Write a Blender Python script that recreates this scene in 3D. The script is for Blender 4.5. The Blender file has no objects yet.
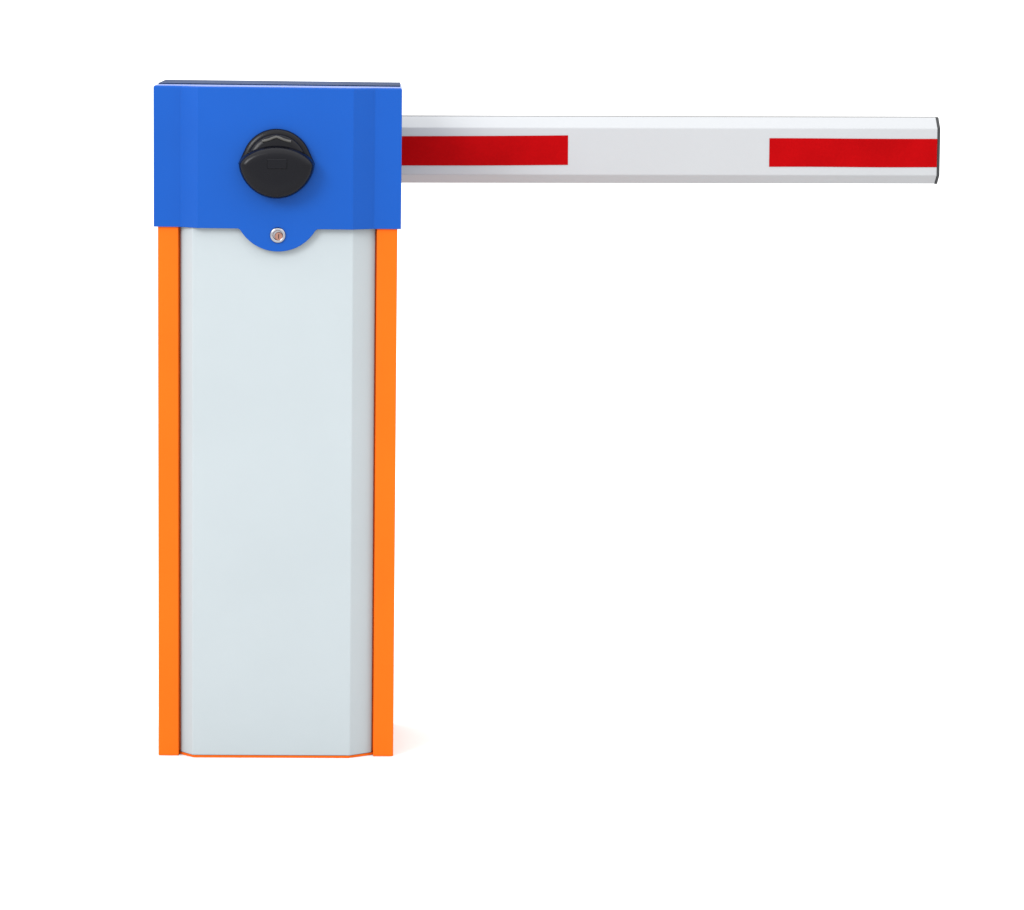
import bpy, bmesh, math
from mathutils import Vector, Matrix

scene = bpy.context.scene
COL = scene.collection
R = math.radians

# ------------------------------------------------------------------ materials
def new_mat(name):
    m = bpy.data.materials.new(name)
    m.use_nodes = True
    nt = m.node_tree
    return m, nt, nt.nodes['Principled BSDF']

def painted(name, rgb, rough=.45, spec=.25, vary=.05, bump=.02, bump_scale=900, metallic=0.0, coat=0.0, cloud=6):
    """powder coat: faint tone clouds, fine orange peel, uneven gloss"""
    m, nt, b = new_mat(name)
    N, L = nt.nodes, nt.links
    tc = N.new('ShaderNodeTexCoord')
    n1 = N.new('ShaderNodeTexNoise'); n1.inputs['Scale'].default_value = cloud
    n1.inputs['Detail'].default_value = 5
    L.new(tc.outputs['Object'], n1.inputs['Vector'])
    mr = N.new('ShaderNodeMapRange')
    mr.inputs['From Min'].default_value = .3; mr.inputs['From Max'].default_value = .7
    mr.inputs['To Min'].default_value = 1 - vary; mr.inputs['To Max'].default_value = 1 + vary
    L.new(n1.outputs['Fac'], mr.inputs['Value'])
    sc = N.new('ShaderNodeVectorMath'); sc.operation = 'SCALE'
    sc.inputs[0].default_value = rgb
    L.new(mr.outputs['Result'], sc.inputs['Scale'])
    L.new(sc.outputs['Vector'], b.inputs['Base Color'])
    n2 = N.new('ShaderNodeTexNoise'); n2.inputs['Scale'].default_value = 40
    n2.inputs['Detail'].default_value = 4
    L.new(tc.outputs['Object'], n2.inputs['Vector'])
    r2 = N.new('ShaderNodeMapRange')
    r2.inputs['To Min'].default_value = rough - .06; r2.inputs['To Max'].default_value = rough + .06
    L.new(n2.outputs['Fac'], r2.inputs['Value'])
    L.new(r2.outputs['Result'], b.inputs['Roughness'])
    n3 = N.new('ShaderNodeTexNoise'); n3.inputs['Scale'].default_value = bump_scale
    L.new(tc.outputs['Object'], n3.inputs['Vector'])
    bp = N.new('ShaderNodeBump'); bp.inputs['Strength'].default_value = bump
    bp.inputs['Distance'].default_value = .001
    L.new(n3.outputs['Fac'], bp.inputs['Height'])
    L.new(bp.outputs['Normal'], b.inputs['Normal'])
    b.inputs['Specular IOR Level'].default_value = spec
    b.inputs['Metallic'].default_value = metallic
    b.inputs['Coat Weight'].default_value = coat
    return m

M_BLUE = painted('blue_powder_coat', (.0030, .0530, .265), rough=.34, spec=.10, vary=.035, coat=.04)
M_ORANGE = painted('orange_powder_coat', (.60, .093, .0030), rough=.45, spec=.08, vary=.04)
M_PANEL = painted('pale_grey_powder_coat', (.290, .322, .337), rough=.5, spec=.1, vary=.02, cloud=5)
M_BOOM = painted('white_boom_paint', (.312, .320, .331), rough=.45, spec=.1, vary=.012)
M_ROOF = painted('slate_blue_lid', (.017, .032, .078), rough=.7, spec=.05, vary=.3, cloud=9)
M_BLACK = painted('black_plastic', (.0012, .0013, .0030), rough=.25, spec=.16, vary=.15, bump=.08, bump_scale=1500)
M_RIDGE = painted('ridge_highlight_grey', (.052, .051, .048), rough=.4, spec=.2, vary=.2, cloud=120)  # paler than the knob: the ridge's highlight is put into this grey
M_CAP = painted('dark_grey_plastic', (.035, .036, .038), rough=.6, spec=.1, vary=.1)
M_STEEL = painted('chromed_steel', (.29, .295, .32), rough=.16, metallic=1, vary=.05)
M_BRASS = painted('coppery_lock_core', (.30, .16, .125), rough=.3, metallic=1, vary=.1, cloud=200)
M_OUTLINE = painted('grey_outline', (.25, .25, .25), rough=.7, spec=.05)  # only for the added outline strip on top of the arm
M_BRACKET = painted('galvanised_steel', (.4, .41, .42), rough=.45, metallic=1, vary=.15, cloud=60)

def tape_material():
    m, nt, b = new_mat('red_reflective_tape')
    N, L = nt.nodes, nt.links
    tc = N.new('ShaderNodeTexCoord')
    vo = N.new('ShaderNodeTexVoronoi'); vo.inputs['Scale'].default_value = 260
    L.new(tc.outputs['Object'], vo.inputs['Vector'])
    n1 = N.new('ShaderNodeTexNoise'); n1.inputs['Scale'].default_value = 14
    n1.inputs['Detail'].default_value = 4
    L.new(tc.outputs['Object'], n1.inputs['Vector'])
    ad = N.new('ShaderNodeMath'); ad.operation = 'MULTIPLY_ADD'
    ad.inputs[1].default_value = .25
    L.new(vo.outputs['Distance'], ad.inputs[0]); L.new(n1.outputs['Fac'], ad.inputs[2])
    cr = N.new('ShaderNodeValToRGB')
    cr.color_ramp.elements[0].position = .3; cr.color_ramp.elements[0].color = (.220, .0005, .0012, 1)
    cr.color_ramp.elements[1].position = .85; cr.color_ramp.elements[1].color = (.272, .0008, .0018, 1)
    L.new(ad.outputs[0], cr.inputs[0]); L.new(cr.outputs[0], b.inputs['Base Color'])
    b.inputs['Roughness'].default_value = .5
    b.inputs['Specular IOR Level'].default_value = .02
    return m
M_TAPE = tape_material()

# ------------------------------------------------------------------ mesh helpers
def link(name, bm, mat, parent=None, bevel=0, seg=3, solid=0, smooth=35):
    bmesh.ops.recalc_face_normals(bm, faces=bm.faces)
    me = bpy.data.meshes.new(name); bm.to_mesh(me); bm.free()
    for p in me.polygons: p.use_smooth = True
    me.set_sharp_from_angle(angle=R(smooth))
    o = bpy.data.objects.new(name, me); COL.objects.link(o)
    me.materials.append(mat)
    if solid:
        s = o.modifiers.new('sheet', 'SOLIDIFY'); s.thickness = solid; s.offset = -1
    if bevel:
        b = o.modifiers.new('edges', 'BEVEL'); b.width = bevel; b.segments = seg
        b.limit_method = 'ANGLE'; b.angle_limit = R(28); b.harden_normals = True
    if parent: o.parent = parent
    return o

def prism(bm, pts, z0, z1, axis='Z'):
    """closed prism of a 2-D outline; axis Z: pts are (x,y), axis Y: pts are (x,z), axis X: pts are (y,z)"""
    def P(p, t):
        return {'Z': (p[0], p[1], t), 'Y': (p[0], t, p[1]), 'X': (t, p[0], p[1])}[axis]
    a = [bm.verts.new(P(p, z0)) for p in pts]
    b = [bm.verts.new(P(p, z1)) for p in pts]
    bm.faces.new(a); bm.faces.new(b[::-1])
    n = len(pts)
    for i in range(n):
        bm.faces.new((a[i], b[i], b[(i+1) % n], a[(i+1) % n]))

def rings(bm, loops, cap_start=True, cap_end=True):
    """skin a list of equally long closed loops of 3-D points"""
    vs = [[bm.verts.new(p) for p in l] for l in loops]
    n = len(vs[0])
    for a, b in zip(vs, vs[1:]):
        for i in range(n):
            bm.faces.new((a[i], a[(i+1) % n], b[(i+1) % n], b[i]))
    if cap_start: bm.faces.new(vs[0])
    if cap_end: bm.faces.new(vs[-1])

def tube(bm, pts, r, n=8):
    loops = []
    for i, p in enumerate(pts):
        p = Vector(p)
        t = (Vector(pts[min(i+1, len(pts)-1)]) - Vector(pts[max(i-1, 0)])).normalized()
        u = t.cross(Vector((0, 1, 0))).normalized(); v = t.cross(u)
        loops.append([p + r*(math.cos(a)*u + math.sin(a)*v) for a in [2*math.pi*k/n for k in range(n)]])
    rings(bm, loops)

# ------------------------------------------------------------------ dimensions (metres; front of the posts is y = 0)
W = .1775            # half width of the cabinet
H = .1825            # half width of the hood
ZB, ZT = .800, 1.008 # hood bottom and top
BACK = .242
INNER = .1467        # inner edge of the posts
PE = .1445           # half width of the front panel

# ------------------------------------------------------------------ setting
bm = bmesh.new()
s = 40
bm.faces.new([bm.verts.new(p) for p in ((-s, -s, 0), (s, -s, 0), (s, s, 0), (-s, s, 0))])
floor = link('floor', bm, painted('matt_white_floor', (.60, .60, .60), rough=.9, spec=0, vary=.01, bump=.02, bump_scale=60))
floor['kind'] = 'structure'

# ------------------------------------------------------------------ the barrier
gate = bpy.data.objects.new('barrier_gate', None); COL.objects.link(gate)
gate.empty_display_size = .1
gate['label'] = 'boom barrier with blue hood, orange-edged pale grey cabinet and white arm with red bands'
gate['category'] = 'barrier gate'

# cabinet: body recessed behind the gap, base plate under the door, two corner posts
bm = bmesh.new()
prism(bm, [(-W+.003, .0135), (W-.003, .0135), (W-.003, BACK-.004), (-W+.003, BACK-.004)], .004, ZB+.15)
cab = link('cabinet', bm, M_ORANGE, gate, bevel=.003)
bm = bmesh.new()
prism(bm, [(-INNER-.0005, .012), (-PE, .0095), (-.1235, -.0122), (.1100, -.0122), (PE, .0095), (INNER+.0005, .012), (INNER, .19), (-INNER, .19)], 0, .0038)
link('base_plate', bm, M_ORANGE, cab, bevel=.0008, seg=2)
for sx in (-1, 1):
    bm = bmesh.new()
    prism(bm, [(sx*W, 0), (sx*INNER, 0), (sx*INNER, .0125), (sx*(W-.002), .0125)] , 0, ZB+.03)
    link('corner_post', bm, M_ORANGE, cab, bevel=.0017)

# front panel: raised centre between two bent flanks
bm = bmesh.new()
prism(bm, [(-PE, .009), (-.1250, -.014), (.1113, -.014), (PE, .009), (PE, .0128), (-PE, .0128)], .0042, ZB+.02)
link('front_panel', bm, M_PANEL, gate, bevel=.0013)

# hood: bent sheet shell with the round lock tab hanging from its front face
xl0, xl1, xr1, xr0 = -.1425, -.1174, .1113, .1431
yF, yS = -.0245, -.004
bm = bmesh.new()
V = lambda x, y, z: bm.verts.new((x, y, z))
HL = -.1831
prof = [(HL, yS), (xl0, yS), (xl1, yF), (xr1, yF), (xr0, yS), (H, yS), (H, BACK), (HL, BACK)]
def inset(pts, d):
    out = []
    for i in range(len(pts)):
        a, b, c = Vector(pts[i-1]), Vector(pts[i]), Vector(pts[(i+1) % len(pts)])
        e, g = (b-a).normalized(), (c-b).normalized()
        ne, ng = Vector((-e.y, e.x)), Vector((-g.y, g.x))
        m = (ne+ng).normalized()
        out.append(tuple(b + m*(d/m.dot(ne))))
    return out
RB = .0030                                        # radius of the rounded top edge
steps = [R(90)*k/6 for k in range(7)]
rims = [[V(x, y, ZT-RB+RB*math.sin(a)) for x, y in inset(prof, RB*(1-math.cos(a)))] for a in steps]
top = rims[0]
bot = [V(x, y, ZB) for x, y in prof]
cx, half, sag = .0008, .0565, .0335
Rt = (half**2 + sag**2) / (2*sag); cz = ZB - sag + Rt
a0 = math.asin(half / Rt)
arc = []
NA = 40
# small fillets where the tab leaves the edge
arc.append(V(cx-half-.002, yF, ZB)); 
for i in range(NA+1):
    a = -a0 + 2*a0*i/NA
    x, z = cx + Rt*math.sin(a), cz - Rt*math.cos(a)
    if i in (0, NA): z = ZB - .0012
    arc.append(V(x, yF, z))
arc.append(V(cx+half+.002, yF, ZB))
n = len(prof)
for i in range(n):
    j = (i+1) % n
    if i == 2:
        bm.faces.new([top[2], bot[2]] + arc + [bot[3], top[3]])
    else:
        bm.faces.new((top[i], bot[i], bot[j], top[j]))
for ra, rb in zip(rims, rims[1:]):
    for i in range(n):
        bm.faces.new((ra[i], ra[(i+1) % n], rb[(i+1) % n], rb[i]))
bm.faces.new(rims[-1])
hood = link('hood', bm, M_BLUE, gate, bevel=.0016, solid=.002, seg=4)

# lid plate sunk behind the hood's front edge
bm = bmesh.new()
prism(bm, [(HL+.0025, .065), (H-.0025, .065), (H-.002, BACK-.003), (HL+.002, BACK-.003)], ZT+.0003, ZT+.0016)
link('lid', bm, M_ROOF, hood, bevel=.0006, seg=2)

# ------------------------------------------------------------------ turning knob
KX, KZ = -.001, .8962
def pointed(r, tip, n=96, dz=0.0):
    """circle with its two sides drawn out to points by tangents"""
    th = math.acos(min(.9999, r / tip))
    pts = []
    for k in range(n):
        a = 2*math.pi*k/n
        c = abs(math.cos(a))
        aa = math.acos(min(1, c))               # angle from the nearer tip
        rr = r if aa >= th else r / math.cos(th - aa)
        pts.append((rr*math.cos(a), rr*math.sin(a) + dz))
    return pts
def ringset(bm, spec):
    loops = []
    for r, tip, y in spec:
        loops.append([(KX + x, y, KZ + z) for x, z in pointed(r, tip)])
    rings(bm, loops)
bm = bmesh.new()
ringset(bm, [(.0500, .0548, yF+.0005), (.0512, .0562, yF-.002), (.0512, .0562, yF-.007), (.0500, .0548, yF-.0105),
             (.0475, .0518, yF-.0125), (.0440, .0470, yF-.0130), (.0430, .0450, yF-.0155), (.0405, .0415, yF-.0180), (.0350, .0355, yF-.0195), (.012, .0121, yF-.0200)])
knob = link('knob', bm, M_BLACK, gate, smooth=60)

# lens shaped grip across the knob
def lens(s, up, dn, n=48):
    pts = []
    for k in range(n):
        t = math.pi*k/n
        pts.append((s*math.cos(t), up*math.sin(t)**1.25))
    for k in range(n):
        t = math.pi + math.pi*k/n
        pts.append((s*math.cos(t), -dn*abs(math.sin(t))**1.15))
    return pts
bm = bmesh.new()
loops = []
for s_, up, dn, y in [(.0556, .0305, .0498, yF-.008), (.0550, .0288, .0494, yF-.018), (.0540, .0272, .0486, yF-.0235), (.0525, .0252, .0470, yF-.0275), (.0502, .0228, .0446, yF-.0303), (.0465, .0200, .0398, yF-.0322), (.0430, .0170, .0362, yF-.0332), (.0300, .0105, .0245, yF-.0333), (.010, .0035, .008, yF-.0331)]:
    loops.append([(KX + x, y, KZ - .0012 + z) for x, z in lens(s_, up, dn)])
rings(bm, loops)
link('grip', bm, M_BLACK, knob, smooth=60)
# shallow raised pad in the middle of the grip
bm = bmesh.new()
prism(bm, [(KX-.013, KZ-.006), (KX+.016, KZ-.006), (KX+.016, KZ+.009), (KX-.013, KZ+.009)], yF-.0320, yF-.0352, 'Y')
link('grip_pad', bm, M_BLACK, knob, bevel=.0016, seg=3)
# small ridge curling over the top of the knob
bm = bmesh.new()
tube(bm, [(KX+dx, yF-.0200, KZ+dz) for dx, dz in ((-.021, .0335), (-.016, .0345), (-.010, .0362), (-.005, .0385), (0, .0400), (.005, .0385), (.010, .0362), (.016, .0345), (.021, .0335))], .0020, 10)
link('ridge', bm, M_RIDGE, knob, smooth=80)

# ------------------------------------------------------------------ cam lock on the tab
LX, LZ = .0008, .7908
def disc(spec, n=48, ox=0, oz=0):
    bm = bmesh.new()
    loops = [[(LX+ox+r*math.cos(2*math.pi*k/n), y, LZ+oz+r*math.sin(2*math.pi*k/n)) for k in range(n)] for r, y in spec]
    rings(bm, loops)
    return bm
lock = link('lock', disc([(.0118, yF+.0005), (.0117, yF-.0014), (.0110, yF-.0026), (.0098, yF-.0034), (.0086, yF-.0036), (.0076, yF-.0032), (.0070, yF-.0022), (.0067, yF-.0009), (.001, yF-.0008)]), M_STEEL, gate, smooth=40)
link('lock_core', disc([(.0062, yF-.0005), (.0062, yF-.0026), (.0055, yF-.0036), (.001, yF-.0036)], ox=.0014, oz=-.0016), M_BRASS, lock, smooth=40)
bm = bmesh.new()
prism(bm, [(LX+.0008, LZ-.0050), (LX+.0020, LZ-.0050), (LX+.0020, LZ+.0018), (LX+.0008, LZ+.0018)], yF-.0032, yF-.00375, 'Y')
link('keyway', bm, M_BLACK, lock)

# ------------------------------------------------------------------ boom arm behind the cabinet
T = math.atan2(.0076, .8425)                     # it climbs a little to the right
arm_m = Matrix.Translation((.185, .29, .9013)) @ Matrix.Rotation(-T, 4, 'Y')
X0, X1 = -.235, .8415
hf = .0368                                       # half height of the flat face
prof = [(0, -hf), (0, hf), (.0205, hf+.0166), (.0345, hf+.0166), (.055, hf), (.055, -hf), (.0345, -hf-.0140), (.0205, -hf-.0140)]
bm = bmesh.new(); prism(bm, prof, X0, X1, 'X')
arm = link('boom_arm', bm, M_BOOM, gate, bevel=.0016, seg=3)
arm.matrix_local = arm_m
# end cap, same outline a hair larger
cy, ccz = .0275, .001
capp = [(cy+(y-cy)*1.025, ccz+(z-ccz)*1.012) for y, z in prof]
bm = bmesh.new(); prism(bm, capp, X1+.0002, X1+.0040, 'X')
link('end_cap', bm, M_CAP, arm, bevel=.0009, seg=2)
# added strip, draws a thin grey outline along the arm's top edge
bm = bmesh.new(); prism(bm, [(.022, hf+.0160), (.022, hf+.0180), (.0335, hf+.0180), (.0335, hf+.0160)], X0+.01, X1-.001, 'X')
link('outline_strip', bm, M_OUTLINE, arm, bevel=.0004, seg=2)
# reflective bands
def band(u0, u1, w0, w1, w2, w3):
    """u along the arm, w: lower and upper edges at both ends"""
    bm = bmesh.new()
    pts = []
    n = 12
    for k in range(n+1):
        t = k/n; pts.append((u0+(u1-u0)*t, w0+(w2-w0)*t + .00025*math.sin(7*t)))
    for k in range(n, -1, -1):
        t = k/n; pts.append((u0+(u1-u0)*t, w1+(w3-w1)*t + .00025*math.sin(5*t+1)))
    prism(bm, pts, -.0007, .0004, 'Y')
    link('reflective_band', bm, M_TAPE, arm, bevel=.0002, seg=1)
band(-.12, .2595, -.0232, .0222, -.0212, .0252)
band(.5760, X1-.0006, -.0234, .0212, -.0238, .0209)
# clamp that holds the arm to the shaft at the back of the hood
bm = bmesh.new()
prism(bm, [(-.075, .845), (.075, .845), (.075, .957), (-.075, .957)], .2815, .2885, 'Y')
br = link('arm_bracket', bm, M_BRACKET, gate, bevel=.003)
bm = bmesh.new()
n = 40
rings(bm, [[(.026*math.cos(2*math.pi*k/n), y, .9005+.026*math.sin(2*math.pi*k/n)) for k in range(n)] for y in (BACK-.001, .281)])
link('drive_shaft', bm, M_BRACKET, br)
for dx in (-.055, .055):
    for z0 in (.838, .964):
        bm = bmesh.new()
        rings(bm, [[(dx+.007*math.cos(2*math.pi*k/6), y, z0+.007*math.sin(2*math.pi*k/6)) for k in range(6)] for y in (.279, .352)])
        link('clamp_bolt', bm, M_BRACKET, br)
bm = bmesh.new()
prism(bm, [(-.07, .829), (.07, .829), (.07, .973), (-.07, .973)], .3465, .3515, 'Y')
link('clamp_plate', bm, M_BRACKET, br, bevel=.002)

# ------------------------------------------------------------------ light: white tent, brighter overhead, one soft lamp
w = bpy.data.worlds.new('World'); scene.world = w; w.use_nodes = True
nt = w.node_tree; N, L = nt.nodes, nt.links
bg = N['Background']
tc = N.new('ShaderNodeTexCoord'); sp = N.new('ShaderNodeSeparateXYZ')
L.new(tc.outputs['Generated'], sp.inputs[0])
mr = N.new('ShaderNodeMapRange'); mr.interpolation_type = 'SMOOTHSTEP'
mr.inputs['From Min'].default_value = -.05; mr.inputs['From Max'].default_value = .9
mr.inputs['To Min'].default_value = 1.6; mr.inputs['To Max'].default_value = 2.9
L.new(sp.outputs['Z'], mr.inputs['Value'])
L.new(mr.outputs['Result'], bg.inputs['Strength'])
bg.inputs['Color'].default_value = (1, 1, 1, 1)

def area(name, loc, target, size, power, color=(1, 1, 1)):
    l = bpy.data.lights.new(name, 'AREA'); l.shape = 'RECTANGLE'; l.size = size[0]; l.size_y = size[1]
    l.energy = power; l.color = color
    o = bpy.data.objects.new(name, l); COL.objects.link(o); o.location = loc
    o.rotation_euler = (Vector(target) - Vector(loc)).to_track_quat('-Z', 'Y').to_euler()
    return o
area('softbox_lamp', (-3.0, -3.9, 3.3), (.2, 0, .6), (2.0, 2.0), 215)

# ------------------------------------------------------------------ camera
yaw, pit, rol, f = .0386, .1369, .0129, 3402.7
fw = Vector((math.sin(yaw)*math.cos(pit), math.cos(yaw)*math.cos(pit), -math.sin(pit)))
r0 = Vector((math.cos(yaw), -math.sin(yaw), 0)); u0 = r0.cross(fw)
rt = math.cos(rol)*r0 + math.sin(rol)*u0
up = -math.sin(rol)*r0 + math.cos(rol)*u0
cd = bpy.data.cameras.new('camera'); cam = bpy.data.objects.new('camera', cd); COL.objects.link(cam)
cam.matrix_world = Matrix(((rt.x, up.x, -fw.x, .1566), (rt.y, up.y, -fw.y, -5.0501), (rt.z, up.z, -fw.z, 1.159), (0, 0, 0, 1)))
cd.sensor_fit = 'HORIZONTAL'; cd.sensor_width = 36; cd.lens = f/1024*36
cd.clip_end = 200
scene.camera = cam

scene.view_settings.view_transform = 'Standard'
scene.view_settings.look = 'None'
scene.view_settings.exposure = 0
scene.view_settings.gamma = 1
